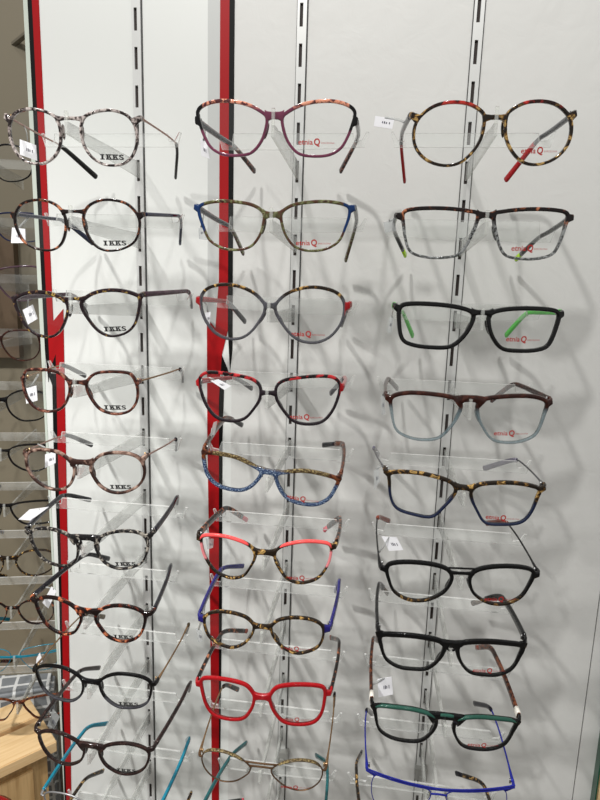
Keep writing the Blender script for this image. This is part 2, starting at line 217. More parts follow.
def pal_nodes(nt, tc, key, off):
    cols, sc, al = PAL[key]; N = nt.nodes.new
    mp = N('ShaderNodeMapping'); mp.inputs['Location'].default_value = (off, off*.7, off*1.3)
    no = N('ShaderNodeTexNoise'); no.inputs['Scale'].default_value = sc; no.inputs['Detail'].default_value = 2; no.inputs['Distortion'].default_value = .6
    rp = N('ShaderNodeValToRGB'); e = rp.color_ramp.elements
    while len(e) > 1: e.remove(e[-1])
    e[0].position = cols[0][0]; e[0].color = S(cols[0][1])
    for p, c in cols[1:]:
        x = e.new(p); x.color = S(c)
    nt.links.new(tc.outputs['Object'], mp.inputs[0]); nt.links.new(mp.outputs[0], no.inputs[0]); nt.links.new(no.outputs['Fac'], rp.inputs[0])
    return rp.outputs[0], al
def pmat(top, bottom=None, split=0, soft=2, corner=None, cx=60, cz=-3, off=0.0, cz2=60):
    """palette material; bottom colour below z=split mm, corner colour beyond |x|>cx mm"""
    k = (top, bottom, split, soft, corner, cx, cz, cz2, round(off, 3))
    if k in _pm: return _pm[k]
    m, nt, out = new_mat('frame_' + top); N = nt.nodes.new; L = nt.links.new
    b = N('ShaderNodeBsdfPrincipled'); b.inputs['Roughness'].default_value = .11; b.inputs['Specular IOR Level'].default_value = .42
    metal = top in METALS
    if metal: b.inputs['Metallic'].default_value = .75; b.inputs['Roughness'].default_value = .35
    tc = N('ShaderNodeTexCoord'); col, al = pal_nodes(nt, tc, top, off); alpha = None
    sx = N('ShaderNodeSeparateXYZ'); L(tc.outputs['Object'], sx.inputs[0])
    def ramp(src, a, c):
        r = N('ShaderNodeMapRange'); r.inputs[1].default_value = a; r.inputs[2].default_value = c; L(src, r.inputs[0]); return r.outputs[0]
    if bottom:
        col2, al2 = pal_nodes(nt, tc, bottom, off); f = ramp(sx.outputs[2], (split-soft)*MM, (split+soft)*MM)
        mx = N('ShaderNodeMix'); mx.data_type = 'RGBA'; L(f, mx.inputs[0]); L(col2, mx.inputs[6]); L(col, mx.inputs[7]); col = mx.outputs[2]
        if al2 < 1 or al < 1:
            ma = N('ShaderNodeMapRange'); ma.inputs[3].default_value = al2; ma.inputs[4].default_value = al; L(f, ma.inputs[0]); alpha = ma.outputs[0]
    elif al < 1: b.inputs['Alpha'].default_value = al
    if corner:
        col3, _ = pal_nodes(nt, tc, corner, off); ab = N('ShaderNodeMath'); ab.operation = 'ABSOLUTE'; L(sx.outputs[0], ab.inputs[0])
        f = ramp(ab.outputs[0], (cx-.6)*MM, (cx+.6)*MM); g = ramp(sx.outputs[2], (cz-1)*MM, (cz+1)*MM)
        mu = N('ShaderNodeMath'); mu.operation = 'MULTIPLY'; g2 = ramp(sx.outputs[2], (cz2+1)*MM, (cz2-1)*MM); mg = N('ShaderNodeMath'); mg.operation = 'MULTIPLY'; L(g, mg.inputs[0]); L(g2, mg.inputs[1]); L(f, mu.inputs[0]); L(mg.outputs[0], mu.inputs[1])
        mx = N('ShaderNodeMix'); mx.data_type = 'RGBA'; L(mu.outputs[0], mx.inputs[0]); L(col, mx.inputs[6]); L(col3, mx.inputs[7]); col = mx.outputs[2]
    L(col, b.inputs['Base Color'])
    if alpha: L(alpha, b.inputs['Alpha'])
    L(b.outputs[0], out.inputs[0]); _pm[k] = m
    return m
LENS = clear('lens_plastic', (.985, .99, .988), haze=.012, ior=1.5, gloss=.8)
ACR = clear('acrylic', (.975, .978, .974), haze=.115, hazecol=(248, 250, 248), ior=1.3, gloss=.4)
ACRE = clear('acrylic_edge', (.96, .965, .955), haze=.42, hazecol=(254, 255, 253), ior=1.3, gloss=.6, rough=.12)
ACRA = clear('acrylic_arm_edge', (.925, .93, .915), haze=.2, hazecol=(250, 252, 248), ior=1.3, gloss=.7, rough=.12)
PAD = clear('nose_pad_clear', (.93, .94, .93), haze=.2, ior=1.45)
GOLDM = plain('hinge_gold', (190, 160, 120), .3, .9); STEELM = plain('hinge_steel', (150, 150, 150), .3, .9)
CARD = plain('tag_card', (240, 240, 244), .7); INK = plain('print_black', (16, 16, 18), .6); INKR = plain('print_red', (182, 36, 32), .6)
TAGINK = plain('tag_print', (70, 70, 84), .8); LOOP = clear('tag_loop', (.9, .9, .9), haze=.35, ior=1.4)
TAGCLEAR = clear('tag_sleeve', (.9, .91, .93), haze=.35, ior=1.4)
# ---------------------------------------------------------------- lettering
def mesh_text(s, bold=0.0):
    cu = bpy.data.curves.new('lettering', 'FONT'); cu.body = s; cu.size = 1; cu.offset = bold; cu.resolution_u = 3
    o = bpy.data.objects.new('lettering', cu); C.objects.link(o); dg = bpy.context.evaluated_depsgraph_get()
    me = bpy.data.meshes.new_from_object(o.evaluated_get(dg)); bpy.data.objects.remove(o); bpy.data.curves.remove(cu)
    V = [(v.co.x, v.co.y) for v in me.vertices]; F = [tuple(p.vertices) for p in me.polygons]; bpy.data.meshes.remove(me)
    return V, F
def fit_text(VF, x0, x1, y0, y1):
    V, F = VF; ax, bx = min(v[0] for v in V), max(v[0] for v in V); ay, by = min(v[1] for v in V), max(v[1] for v in V)
    return [(x0+(v[0]-ax)/(bx-ax)*(x1-x0), y0+(v[1]-ay)/(by-ay)*(y1-y0)) for v in V], F
def join(*parts):
    V, F = [], []
    for v, f in parts:
        o = len(V); V += v; F += [tuple(i+o for i in q) for q in f]
    return V, F
def slab_word():
    V, F = [], []
    def quad(*p):
        o = len(V); V.extend(p); F.append((o, o+1, o+2, o+3))
    def rect(x0, x1, y0, y1): quad((x0, y0), (x1, y0), (x1, y1), (x0, y1))
    def stem(x):
        rect(x+.06, x+.17, 0, 1); rect(x, x+.23, 0, .2); rect(x, x+.23, .8, 1)
    stem(0)
    for x in (.29, .62):
        rect(x+.05, x+.14, 0, 1); rect(x, x+.19, 0, .2); rect(x, x+.19, .8, 1)
        quad((x+.12, .42), (x+.14, .3), (x+.27, .85), (x+.2, .85)); quad((x+.16, .55), (x+.22, .68), (x+.31, .1), (x+.22, .1))
        rect(x+.19, x+.32, .8, 1); rect(x+.19, x+.33, 0, .2)
    V = [(v[0], v[1]) for v in V]
    return join((V, F), fit_text(mesh_text('S', .03), .97, 1.22, 0, 1))
WORD_A = fit_text(slab_word(), -.5, .5, 0, .215)
WORD_B = join(fit_text(mesh_text('etnia', .015), -.5, -.1, 0, .135), fit_text(mesh_text('Q', .03), -.07, .1, -.05, .17), fit_text(mesh_text('BARCELONA', .0), .13, .5, .03, .075))
# ---------------------------------------------------------------- eyeglasses
def wrap(x): return .006*(x/.07)**2
TILT = math.radians(8); RX = Matrix.Rotation(TILT, 4, 'X')
def make_glasses(key, st, loc=None, rotz=None, name='eyeglasses', detail=True):
    d = D[st.get('shape', key)]
    top, bot = st['top'], st.get('bot'); off = st.get('off', (hash_key(key) % 97)*.013)
    root = thing(name, st['label'], 'eyeglasses', loc or d['o'], st['group'])
    root.rotation_euler = (0, d['roll'] if rotz is None else 0, d['yaw'] if rotz is None else rotz)
    # Ry then Rz: XYZ euler order gives Rz @ Ry
    MR = Matrix.Translation(Vector(loc or d['o'])) @ Matrix.Rotation(d['yaw'] if rotz is None else rotz, 4, 'Z') @ Matrix.Rotation(d['roll'] if rotz is None else 0, 4, 'Y')
    st['_fit'] = fit = dict(M=MR, paths=[])
    fm = pmat(top, bot, st.get('split', 0), st.get('soft', 2), st.get('corner'), st.get('cx', 60), st.get('cz', -3), off, st.get('cz2', 60))
    metal = st.get('metal', False)
    wt, wb = st.get('w', (1.5, 1.2)); wt *= (.84 if not metal else 1)*MM; wb *= (.84 if not metal else 1)*MM; dep = (.8 if metal else 1.7)*MM
    out2 = [Vector((p[0], p[1]))*MM for p in d['R']]; ol = crom(out2, 5)
    zmin, zmax = min(p.y for p in ol), max(p.y for p in ol); xmin, xmax = min(p.x for p in ol), max(p.x for p in ol)
    c2 = Vector(((xmin+xmax)/2, (zmin+zmax)/2)); n = len(ol)
    nrm = []
    for i in range(n):
        t = (ol[(i+1) % n]-ol[i-1]).normalized(); q = Vector((t.y, -t.x))
        if q.dot(ol[i]-c2) < 0: q = -q
        nrm.append(q)
    def width(z):
        t = (z-zmin)/(zmax-zmin); t = min(1, max(0, (t-.35)/.5)); return wb+(wt-wb)*t
    H = Vector((d['H'][0]*MM, wrap(d['H'][0]*MM), d['H'][1]*MM))
    bm = bmesh.new(); rimless = st.get('semi', False)
    for s in (-1, 1):
        P = [Vector((s*p.x, wrap(p.x), p.y)) for p in ol]
        A1 = [Vector((s*q.x, 0, q.y)) for q in nrm]; A2 = [Vector((0, 1, 0))]*n
        hw = [width(p.y) for p in ol]
        if rimless: hw = [.45*MM]*n
        sweep(bm, P, A1, A2, hw, [dep if not rimless else .6*MM]*n, closed=True, n=12, e=4 if not metal else 2.5)
        # endpiece
        i0 = min(range(n), key=lambda i: (ol[i]-Vector((H.x, H.z))).length)
        a = Vector((s*ol[i0].x, wrap(ol[i0].x), ol[i0].y)); h = Vector((s*H.x, H.y, H.z))
        hh = (1.0 if metal else st.get('eh', 2.3))*MM; g = 1.0 if metal else 1.6
        h = h+Vector((-s*.0012, 0, 0)); a = a-Vector((s*.0006, 0, 0)); a2 = a.lerp(h, .45)
        pts = [a, a2, a.lerp(h, .85), h+Vector((-s*.0006, .0012, 0)), h+Vector((0, .0028, 0)), h+Vector((0, .0062, 0))]
        bar(bm, pts, [.95*dep, .95*dep, .95*dep, 1.5*MM, 1.4*MM, 1.3*MM], [hh*g, hh*(1+g)/2, hh*1.05, hh, hh, hh*.95], n=12, e=4)
    zb = d.get('bz', .3)*MM
    nas = [i for i in range(n) if ol[i].x < c2.x-.3*(c2.x-xmin) and zmin*.6 < ol[i].y]
    ib = min(nas, key=lambda i: abs(ol[i].y-zb)+.2*ol[i].x); b0 = ol[ib]
    def brg(z, hz, arch, hd):
        i = min(nas, key=lambda j: abs(ol[j].y-z)+.2*ol[j].x); x0 = ol[i].x+.0004; z0 = ol[i].y
        pts = [Vector((x0*t, wrap(x0*t)-.0006*(1-t*t), z0+arch*(1-t*t))) for t in (-1, -.75, -.4, 0, .4, .75, 1)]
        k = st.get('flare', 2.1) if hz > .0012 else 1.0
        ztn = max(p.y for p in ol if p.x < xmin+.3*(c2.x-xmin))+wt
        for q_, t_ in ((0, k), (1, 1+.35*(k-1)), (5, 1+.35*(k-1)), (6, k)):
            over = pts[q_].z+hz*t_-max(ztn, pts[q_].z+hz)
            if over > 0: pts[q_].z -= over
        bar(bm, pts, hd, [hz*k, hz*(1+.35*(k-1)), hz*1.02, hz, hz*1.02, hz*(1+.35*(k-1)), hz*k], n=12, e=4)
    if metal: brg(zb, .75*MM, .0014, .8*MM)
    else: brg(zb-.0004, min(3.6, max(1.4, d['bh']*st.get('bk', .78)))*MM, .0006, (.9 if st.get('bridge2') is not None else 1.9)*MM)
    hb0 = .0008 if metal else min(3.6, max(1.4, d['bh']*st.get('bk', .78)))*MM
    fit['saddle'] = RX @ Vector((0, -.0006, zb+hb0)), (MR @ RX @ Vector((0, 0, zb))).z-hb0*1.25-.0020-(.0035 if rimless else .0018 if hb0 > .0026 else 0)
    if st.get('bridge2') is not None: brg(zb+st['bridge2']*MM, .7*MM, .0006, .8*MM)
    if rimless:      # double wire brow
        for dz in (0, .0026):
            zz = H.z+.001; pts = [Vector((x*MM, wrap(x*MM)-.0008, zz+dz*(abs(x)/70) - (.006 if dz else .0075)*(1-(x/70)**2))) for x in range(-69, 70, 6)]
            bar(bm, pts, .7*MM, .75*MM)
    fr = link('front', bm, fm, root); fr.matrix_local = RX
    fr.data.set_sharp_from_angle(angle=math.radians(38))
    if st.get('brow'):
        for s in (-1, 1):
            bb = bmesh.new()
            idx = [i for i in range(n) if ol[i].y > zmax-st.get('browdrop', 7)*MM]
            k0 = next((j for j in range(len(idx)) if (idx[j]-1) % n not in idx), 0); idx = idx[k0:]+idx[:k0]
            P = [Vector((s*ol[i].x, wrap(ol[i].x)-.0011, ol[i].y))+Vector((s*nrm[i].x, 0, nrm[i].y))*.0007 for i in idx]
            A1 = [Vector((s*nrm[i].x, 0, nrm[i].y)) for i in idx]; m_ = len(idx)
            hw = [st.get('browh', 1.7)*MM*min(1, .35+min(j, m_-1-j)/4) for j in range(m_)]
            sweep(bb, P, A1, [Vector((0, 1, 0))]*m_, hw, [1.7*MM]*m_)
            bo = link('brow_bar', bb, pmat(st['brow'], off=off), root); bo.matrix_local = RX; bo['label'] = st['brow'].replace('_', ' ')+' brow bar along the top of the rims'
    if st.get('browmid'):
        bb = bmesh.new(); hz = hb0; pts = [Vector((x*MM, wrap(x*MM)-.0016, zb+hz*.62+.0004*(1-(x/7)**2))) for x in (-6, -4, -2, 0, 2, 4, 6)]
        bar(bb, pts, 1.6*MM, [hz*.4, hz*.42, hz*.42, hz*.42, hz*.42, hz*.42, hz*.4], n=10); bo = link('bridge_cap', bb, pmat(st['brow'], off=off), root); bo.matrix_local = RX
        bo['label'] = st['brow'].replace('_', ' ')+' cap over the bridge'
    # lenses
    ins = .5*MM
    ring = [ol[i]-nrm[i]*ins for i in range(0, n, 2)]; R_ = max((p-c2).length for p in ring)
    def lens_y(x, z): return wrap(x)-.0014*(1-min(1, ((Vector((x, z))-c2).length/R_)**2))
    for s in (-1, 1):
        lb = bmesh.new(); cv = lb.verts.new((s*c2.x, lens_y(c2.x, c2.y), c2.y)); prev = None
        for f in (.35, .7, 1):
            rg = []
            for p in ring:
                q = c2.lerp(p, f); rg.append(lb.verts.new((s*q.x, lens_y(q.x, q.y), q.y)))
            m_ = len(rg)
            for i in range(m_):
                if prev is None: lb.faces.new((cv, rg[i], rg[(i+1) % m_]))
                else: lb.faces.new((prev[i], rg[i], rg[(i+1) % m_], prev[(i+1) % m_]))
            prev = rg
        lo = link('lens', lb, LENS, root); lo.matrix_local = RX
        if s == 1 and st.get('word'):
            W = WORD_A if st['word'] == 'a' else WORD_B; wl = (20 if st['word'] == 'a' else 29)*MM
            cx, cz = c2.x+st.get('wx', 1.5)*MM, zmin+st.get('wz', 4.5)*MM
            me = bpy.data.meshes.new('printed_logo')
            V = [(cx+v[0]*wl, lens_y(cx+v[0]*wl, cz+v[1]*wl)-.0004, cz+v[1]*wl) for v in W[0]]
            me.from_pydata(V, [], W[1]); me.materials.append(INK if st['word'] == 'a' else INKR)
            wo = bpy.data.objects.new('printed_logo', me); C.objects.link(wo); wo.parent = lo
            wo['label'] = 'black slab lettering printed on the lens' if st['word'] == 'a' else 'red lettering printed on the lens'
    # nose pads
    zp = [i for i in range(n) if ol[i].x < c2.x and -.016 < ol[i].y < -.004]
    if zp and detail:
        ip = min(zp, key=lambda i: abs(ol[i].y+.0085))
        for s in (-1, 1):
            pb = bmesh.new(); tdir = (ol[(ip+2) % n]-ol[ip-2]).normalized()
            cpt = Vector((s*(ol[ip].x-.0006), wrap(ol[ip].x)+(.0042 if not metal else .006), ol[ip].y))
            tv = Vector((s*tdir.x, 0, tdir.y)); 
            L_ = [-1, -.8, -.45, 0, .45, .8, 1]; pts = [cpt+tv*(.0062*t) for t in L_]
            r1 = [max(.15, math.sqrt(max(0, 1-t*t))) for t in L_]
            A1 = [Vector((s*nrm[ip].x, 0, nrm[ip].y))]*7; A2 = [Vector((0, 1, 0))]*7
            sweep(pb, pts, A1, A2, [1.3*MM*r for r in r1], [2.6*MM*r for r in r1], n=8, e=2)
            if metal or st.get('pads') == 'clear':
                pts2 = [Vector((s*ol[ip].x, wrap(ol[ip].x), ol[ip].y)), Vector((s*(ol[ip].x-.002), wrap(ol[ip].x)+.003, ol[ip].y+.002)), cpt]
                po = link('nose_pad', pb, PAD, root); wbm = bmesh.new(); bar(wbm, pts2, .4*MM, .4*MM, n=6)
                wi = link('pad_arm', wbm, GOLDM if top in ('gold', 'tort_gold') else STEELM, po)
            else: po = link('nose_pad', pb, fm, root)
            po.matrix_local = RX
    # temples
    tm = pmat(st['temple'], off=off+.2); tip = st.get('tip'); tl = st.get('tiplen', 50)*MM; thin = st.get('thin', False)
    for s, k in ((-1, 'L'), (1, 'R')):
        B, T = Vector(d['T'][k][0]), Vector(d['T'][k][1])
        if rotz is not None:
            B = Vector((s*.064, .097, .008)); T = Vector((s*.052, .128, -.014))
        Sx = RX @ Vector((s*(H.x-.0013), H.y+.0052, H.z))
        P1 = Sx.lerp(B, .88); P2 = B.lerp(T, .38)
        raw = [Sx, Sx.lerp(B, .3)+Vector((s*.001, 0, 0)), Sx.lerp(B, .65)+Vector((s*.0012, 0, 0)), P1]
        path = crom(raw, 5, closed=False)[:-1]
        for i in range(7):
            t = i/6; path.append(P1*(1-t)**2 + B*2*t*(1-t) + P2*t*t)
        for i in range(1, 6): path.append(P2.lerp(T, i/5))
        ln = [0]
        for i in range(1, len(path)): ln.append(ln[-1]+(path[i]-path[i-1]).length)
        tot = ln[-1]
        def hts(l):
            u = l/tot
            if thin: return (.8*MM + (.9*MM if u < .12 else 0)*(1-u/.12 if u < .12 else 0), .75*MM)
            h0, h1, h2 = st.get('th', (2.3, 1.8, 2.4)); h = h0+(h1-h0)*min(1, u/.6) if u < .6 else h1+(h2-h1)*(u-.6)/.4
            return 1.75*MM, h*1.15*MM
        fit['paths'].append([(MR @ p, hts(l)[0], hts(l)[1]) for p, l in zip(path, ln)])
        cut = len(path)-1
        if tip: cut = next(i for i in range(len(path)) if ln[i] >= tot-tl)
        tb = bmesh.new(); bar(tb, path[:cut+1], [hts(l)[0] for l in ln[:cut+1]], [hts(l)[1] for l in ln[:cut+1]], n=8)
        to = link('temple', tb, tm, root)
        if tip and cut < len(path)-1:
            q = path[cut:]; lq = ln[cut:]; m_ = len(q); hb = st.get('tiph', (2.2, 3.0))
            h2 = [(hb[0]+(hb[1]-hb[0])*(j/(m_-1)))*MM for j in range(m_)]; h1 = [1.5*MM]*m_
            e_ = (q[-1]-q[-2]).normalized(); q = q+[q[-1]+e_*.0012, q[-1]+e_*.0019]; h2 += [h2[-1]*.8, h2[-1]*.35]; h1 += [1.2*MM, .5*MM]
            pb = bmesh.new(); bar(pb, q, h1, h2, n=10); tp = link('temple_tip', pb, pmat(tip, off=off+.4), to)
            if tip != st['temple']: tp['label'] = tip.replace('_', ' ')+' temple tip'
        if st.get('collar') and detail:
            cb = bmesh.new(); bar(cb, [Sx.lerp(B, .004), Sx.lerp(B, .04), Sx.lerp(B, .085)], 2.3*MM, 4.2*MM, n=8); link('hinge_cover', cb, pmat(st['collar']), to)
        elif detail:
            hb_ = bmesh.new(); q = Sx+Vector((-s*.0022, .001, 0)); bar(hb_, [q+Vector((0, 0, -.0022)), q+Vector((0, 0, .0022))], .9*MM, .9*MM, up=Vector((0, 1, 0)), n=8, e=2)
            link('hinge', hb_, GOLDM if st['temple'] in ('gold', 'rose_gold') else STEELM, to)
    return root
def hash_key(k): return sum(ord(c)*(i*31+7) for i, c in enumerate(k))
GA, GB, GC_ = 'eyeglasses hung beside the red and black bands', 'eyeglasses hung in the middle column', 'eyeglasses hung on the rail nearest the grey side panel'
ST = {
 'c1r1': dict(top='grey_mottle', temple='rose_gold', thin=True, tip='black', w=(1.5, 1.3), word='a', lab='round pale grey and black mottled', desc='rose gold temples and black tips'),
 'c1r2': dict(top='tort', temple='navy', tip='navy', w=(1.4, 1.2), th=(1.6, 1.5, 2.2), word='a', lab='round dark tortoiseshell', desc='navy blue temples'),
 'c1r3': dict(top='tort_plum', temple='mauve', tip='mauve', w=(2.0, 1.3), word='a', lab='dark plum flecked tortoiseshell', desc='mauve temples'),
 'c1r4': dict(top='tort_red', temple='gold', thin=True, tip='slate', w=(1.6, 1.4), word='a', lab='squarish reddish brown tortoiseshell', desc='thin gold temples'),
 'c1r5': dict(top='tort_taupe', temple='rose_gold', thin=True, tip='slate', w=(1.8, 1.5), word='a', lab='round taupe brown', desc='thin rose gold temples and dark tips'),
 'c1r6': dict(top='mono_mottle', temple='slate', tip='slate', w=(1.8, 1.3), th=(2.5, 2.2, 2.6), word='a', wz=3.6, lab='black and cream mottled', desc='slate temples'),
 'c1r7': dict(top='tort_orange', temple='slate', tip='slate', w=(2.0, 1.6), th=(2.5, 2.2, 2.6), word='a', wz=4.0, lab='black tortoiseshell with orange flecks', desc='slate temples'),
 'c1r8': dict(top='black', bot='greydark', split=-20, temple='gold', thin=True, tip='olive', w=(1.7, 1.4), word='a', wz=3.8, lab='black octagonal', desc='thin gold temples'),
 'c1r9': dict(top='brown', temple='brown', tip='brown', w=(1.9, 1.5), th=(2.4, 2.1, 2.4), word='a', wz=4.2, lab='plain dark brown', desc='matching brown temples'),
 'c2r1': dict(bk=1.5, flare=1.7, top='salmon', bot='plum', split=9, soft=2.5, corner='black', cx=59, cz=-8, temple='greydark', tip='tort_red', w=(1.7, 1.4), eh=3.0, th=(2.4, 1.8, 2.2), word='b', wz=8.5, wx=-1, lab='plum cat-eye', desc='speckled salmon brow'),
 'c2r2': dict(bk=.95, top='greenbrown', corner='petrol', cx=58, cz=-12, temple='greydark', tip='greenbrown', w=(1.7, 1.3), th=(2.2, 1.8, 2.2), word='b', wz=4.5, wx=-1, lab='mottled green and brown', desc='blue outer corners'),
 'c2r3': dict(bk=.95, top='tort_gold', bot='smoke', split=11, corner='red', cx=63, cz=-4, temple='red', tip='greydark', w=(1.7, 1.4), eh=2.6, word='b', wz=5.5, wx=-1, lab='smoky grey cat-eye with gold flecked brow', desc='red end pieces'),
 'c2r4': dict(top='red_black', bot='aubergine', split=13, corner='red', cx=62, cz=-2, temple='red', tip='greydark', w=(1.7, 1.5), eh=2.6, word='b', wz=5, wx=-1, lab='dark aubergine with red and black brow', desc='red end pieces'),
 'c2r5': dict(top='bronze_dots', bot='denim', split=10, soft=1, corner='tort_brown', cx=53, cz=5, temple='tort_brown', tip='slate', w=(2.2, 2.0), bh=2.4, eh=2.6, th=(3.3, 2.8, 2.6), tiplen=30, word='b', wz=3.5, wx=-1, lab='sparkling denim blue', desc='bronze brow and brown temples'),
 'c2r6': dict(top='tort_gold', corner='pink', cx=54, cz=-8, cz2=8.5, brow='coral', browh=1.6, temple='tort', tip='salmon_tip', tiplen=14, w=(1.6, 1.4), bh=2.2, eh=2.4, th=(3.2, 2.7, 2.6), word='b', wz=4, wx=-1, lab='tortoiseshell with bright coral brow', desc='dark temples and pink tips'),
 'c2r7': dict(top='tort_gold', corner='purple', cx=58, cz=-12, temple='purple', tip='purple', w=(1.7, 1.4), eh=3.2, th=(3.3, 2.7, 2.6), word='b', wz=4, wx=-1, lab='golden tortoiseshell', desc='purple blue temples'),
 'c2r8': dict(top='red', temple='tort', tip='brick', tiplen=8, w=(2.2, 1.9), bh=2.3, eh=2.6, th=(2.2, 2, 2.4), word='b', wz=5, wx=-1, lab='bright red', desc='dark tortoiseshell temples'),
 'c2r9': dict(top='bronze', metal=True, bridge2=4, w=(.8, .6), brow='bronze_dots', browdrop=8, browh=1.1, temple='gold', thin=True, tip='tort', word='b', wz=3.2, wx=-1, lab='thin gold metal double bridge', desc='bronze brow'),
 'c3r1': dict(top='tort_redtop', bot='tort_gold', split=8, temple='greydark', tip='red', tiplen=46, w=(1.6, 1.4), th=(2, 1.7, 2.2), word='b', wz=8, wx=2, lab='large round tortoiseshell with red patches', desc='red temple tips'),
 'c3r2': dict(top='tort', bot='clear_grey', split=-3, soft=3, temple='black', tip='lime', tiplen=16, w=(1.9, 1.3), th=(1.8, 1.6, 2.2), word='b', wz=6.5, lab='brown tortoiseshell fading to clear grey', desc='lime green tips'),
 'c3r3': dict(top='black', temple='green', tip='green', w=(2.2, 2.0), bh=2.2, th=(2.2, 1.8, 2.6), word='b', wz=8, lab='matt black rectangular', desc='bright green temples'),
 'c3r4': dict(top='brown_red', bot='clear_blue', split=-3, soft=3, temple='brown_red', tip='brown_red', w=(2.2, 1.3), bh=2.6, word='b', wz=7, lab='dark brown flat-top fading to clear blue', desc='brown temples'),
 'c3r5': dict(top='tort_gold', bot='navy_grey', split=-4, temple='greydark', thin=True, tip='lavender', w=(2.1, 1.4), bh=2.4, word='b', wz=5.5, lab='golden tortoiseshell brow with navy lower rims', desc='thin grey temples'),
 'c3r6': dict(top='black', bot='tort_gold', split=-21, soft=4, bridge2=4, temple='black', thin=True, tip='brick', w=(2.3, 1.6), bh=.8, word='b', wz=4, lab='black aviator with thin double bridge', desc='thin black temples'),
 'c3r7': dict(top='black', temple='black', tip='pattern', tiplen=28, w=(2.9, 1.6), eh=3.2, th=(3.6, 3.0, 2.8), word='b', wz=4.2, lab='heavy black rectangular', desc='black temples and patterned tips'),
 'c3r8': dict(top='black', brow='green_dark', browmid=True, browh=1.8, browdrop=6, temple='tort_brown', tip='brick', tiplen=12, collar='white', w=(2.6, 1.5), eh=2.8, th=(3.2, 2.6, 2.5), word='b', wz=4.6, lab='black with dark green brow', desc='tortoiseshell temples with white hinge covers'),
 'c3r9': dict(top='blue_metal', metal=True, semi=True, w=(.7, .5), temple='blue_metal', thin=True, tip='slate', pads='clear', lab='blue wire semi-rimless', desc='blue wire temples'),
 # frames whose fronts hang below the picture edge: their temples reach into it
 'c1r10': dict(shape='c1r8', top='silver', metal=True, temple='teal', tip='teal', w=(1.0, .9), th=(2.2, 2, 2.2), lab='silver metal', desc='bright teal temples'),
 'c1r11': dict(shape='c1r9', top='tort', temple='tort_gold', tip='tort_gold', th=(1.8, 1.7, 2), lab='lowest tortoiseshell', desc='flecked temples, beneath the teal temples'),
 'c2r10': dict(shape='c2r4', top='teal_dark', temple='teal_dark', tip='teal_dark', th=(2.4, 2, 2.4), lab='dark teal', desc='dark teal temples, beneath the gold metal frame'),
 'c2r11': dict(shape='c2r6', top='black', temple='black', tip='salmon_tip', tiplen=6, th=(2.2, 2, 2.4), lab='lowest black', desc='pink ended black temples, beneath the teal frame'),
 'c3r10': dict(shape='c3r5', top='tort', temple='tort_gold', tip='slate', tiplen=12, th=(1.8, 1.7, 2.4), lab='lowest dark tortoiseshell', desc='flecked temples, beneath the blue wire frame'),
}
HG = 'clear acrylic hangers on the steel rails'
def hanger(loc, label, fit, rotz=0, group=HG, low=False):
    """arm with a lip before the bridge, cross strip notched where the temples lie"""
    r = thing('acrylic_hanger', label, 'display hanger', loc, group); r.rotation_euler = (0, 0, rotz)
    inv = (Matrix.Translation(Vector(loc)) @ Matrix.Rotation(rotz, 4, 'Z')).inverted()
    sy, sz = fit['saddle']; z_ = sz-loc[2]; yb = (inv @ (fit['M'] @ sy)).y-.0034
    zs = min(z_, .008); lip = max(.0065, zs+.008) if not low else zs+.0028
    b1 = bmesh.new()
    prism(b1, [(-.0036, -.0035), (-.0036, -.02), (-.02, -.0185), (yb-.0028, zs-.0095), (yb-.0028, lip), (yb, lip), (yb, zs), (yb+.017, zs), (yb+.03, -.0035)], 'x', -.0013, .0013, edge=1)
    xo = (inv @ (fit['M'] @ Vector((0, 0, 0)))).x
    for v in b1.verts: v.co.x += xo*min(1, max(0, (-v.co.y-.02)/.11))
    link('arm', b1, [ACR, ACRA], r, smooth=False)
    prof = []
    for s_, P in ((1, fit['paths'][1]), (-1, fit['paths'][0])):
        Q = [(inv @ p, a, b) for p, a, b in P]
        k = min(range(len(Q)), key=lambda q: abs(Q[q][0].y+.0753)); p, a, b = Q[k]
        near = [q for q in Q if abs(q[0].y+.0753) < .006] or [Q[k]]
        zf = min(q[0].z-q[2]*1.15 for q in near)-.0006; xa = min(abs(q[0].x) for q in near)-.0034; xb = max(abs(q[0].x) for q in near)+.0032
        zf = max(-.012, zf); lowz = min(-.0035, zf-.0032)
        if zf > .0085: side = [(.0725, lowz), (.0735, .0005), (.0765, .0085), (.0745, .009), (.0705, .0015), (.064, .0005), (.0615, .0085)]
        else:
            xa = min(.066, max(.036, xa)); xb = max(xb, xa+.006); f = min(zf, .0015)
            side = [(xb+.003, lowz), (xb+.004, f), (xb+.0065, f+.008), (xb+.0045, f+.0085), (xb, f+.001), (xa+.0012, f), (xa, .0085)]
        prof.append([(s_*x, z) for x, z in side])
    b2 = bmesh.new()
    full = [(0, min(prof[0][0][1], prof[1][0][1]))]+prof[0]+[(0, .0085)]+prof[1][::-1]
    prism(b2, full, 'y', -.0765, -.0740, edge=1)
    link('cross_strip', b2, [ACR, ACRE], r, smooth=False)
    return r
for key, st in ST.items():
    c, k = int(key[1]), int(key[3:])-1
    st['label'] = st['lab']+' eyeglasses with '+st['desc']; st['group'] = {1: GA, 2: GB, 3: GC_}[c]
    loc = None
    if 'shape' in st and key not in D:
        src = D[st['shape']]; ks = int(st['shape'][3:])-1; loc = Vector(src['o'])+Vector((0, 0, -(k-ks)*PITCHZ))
    make_glasses(key, st, loc)
    hanger((COLX[c], 0, ROWZ-k*PITCHZ), 'clear acrylic hanger carrying the '+st['lab']+' eyeglasses', st['_fit'], low=k > 3)
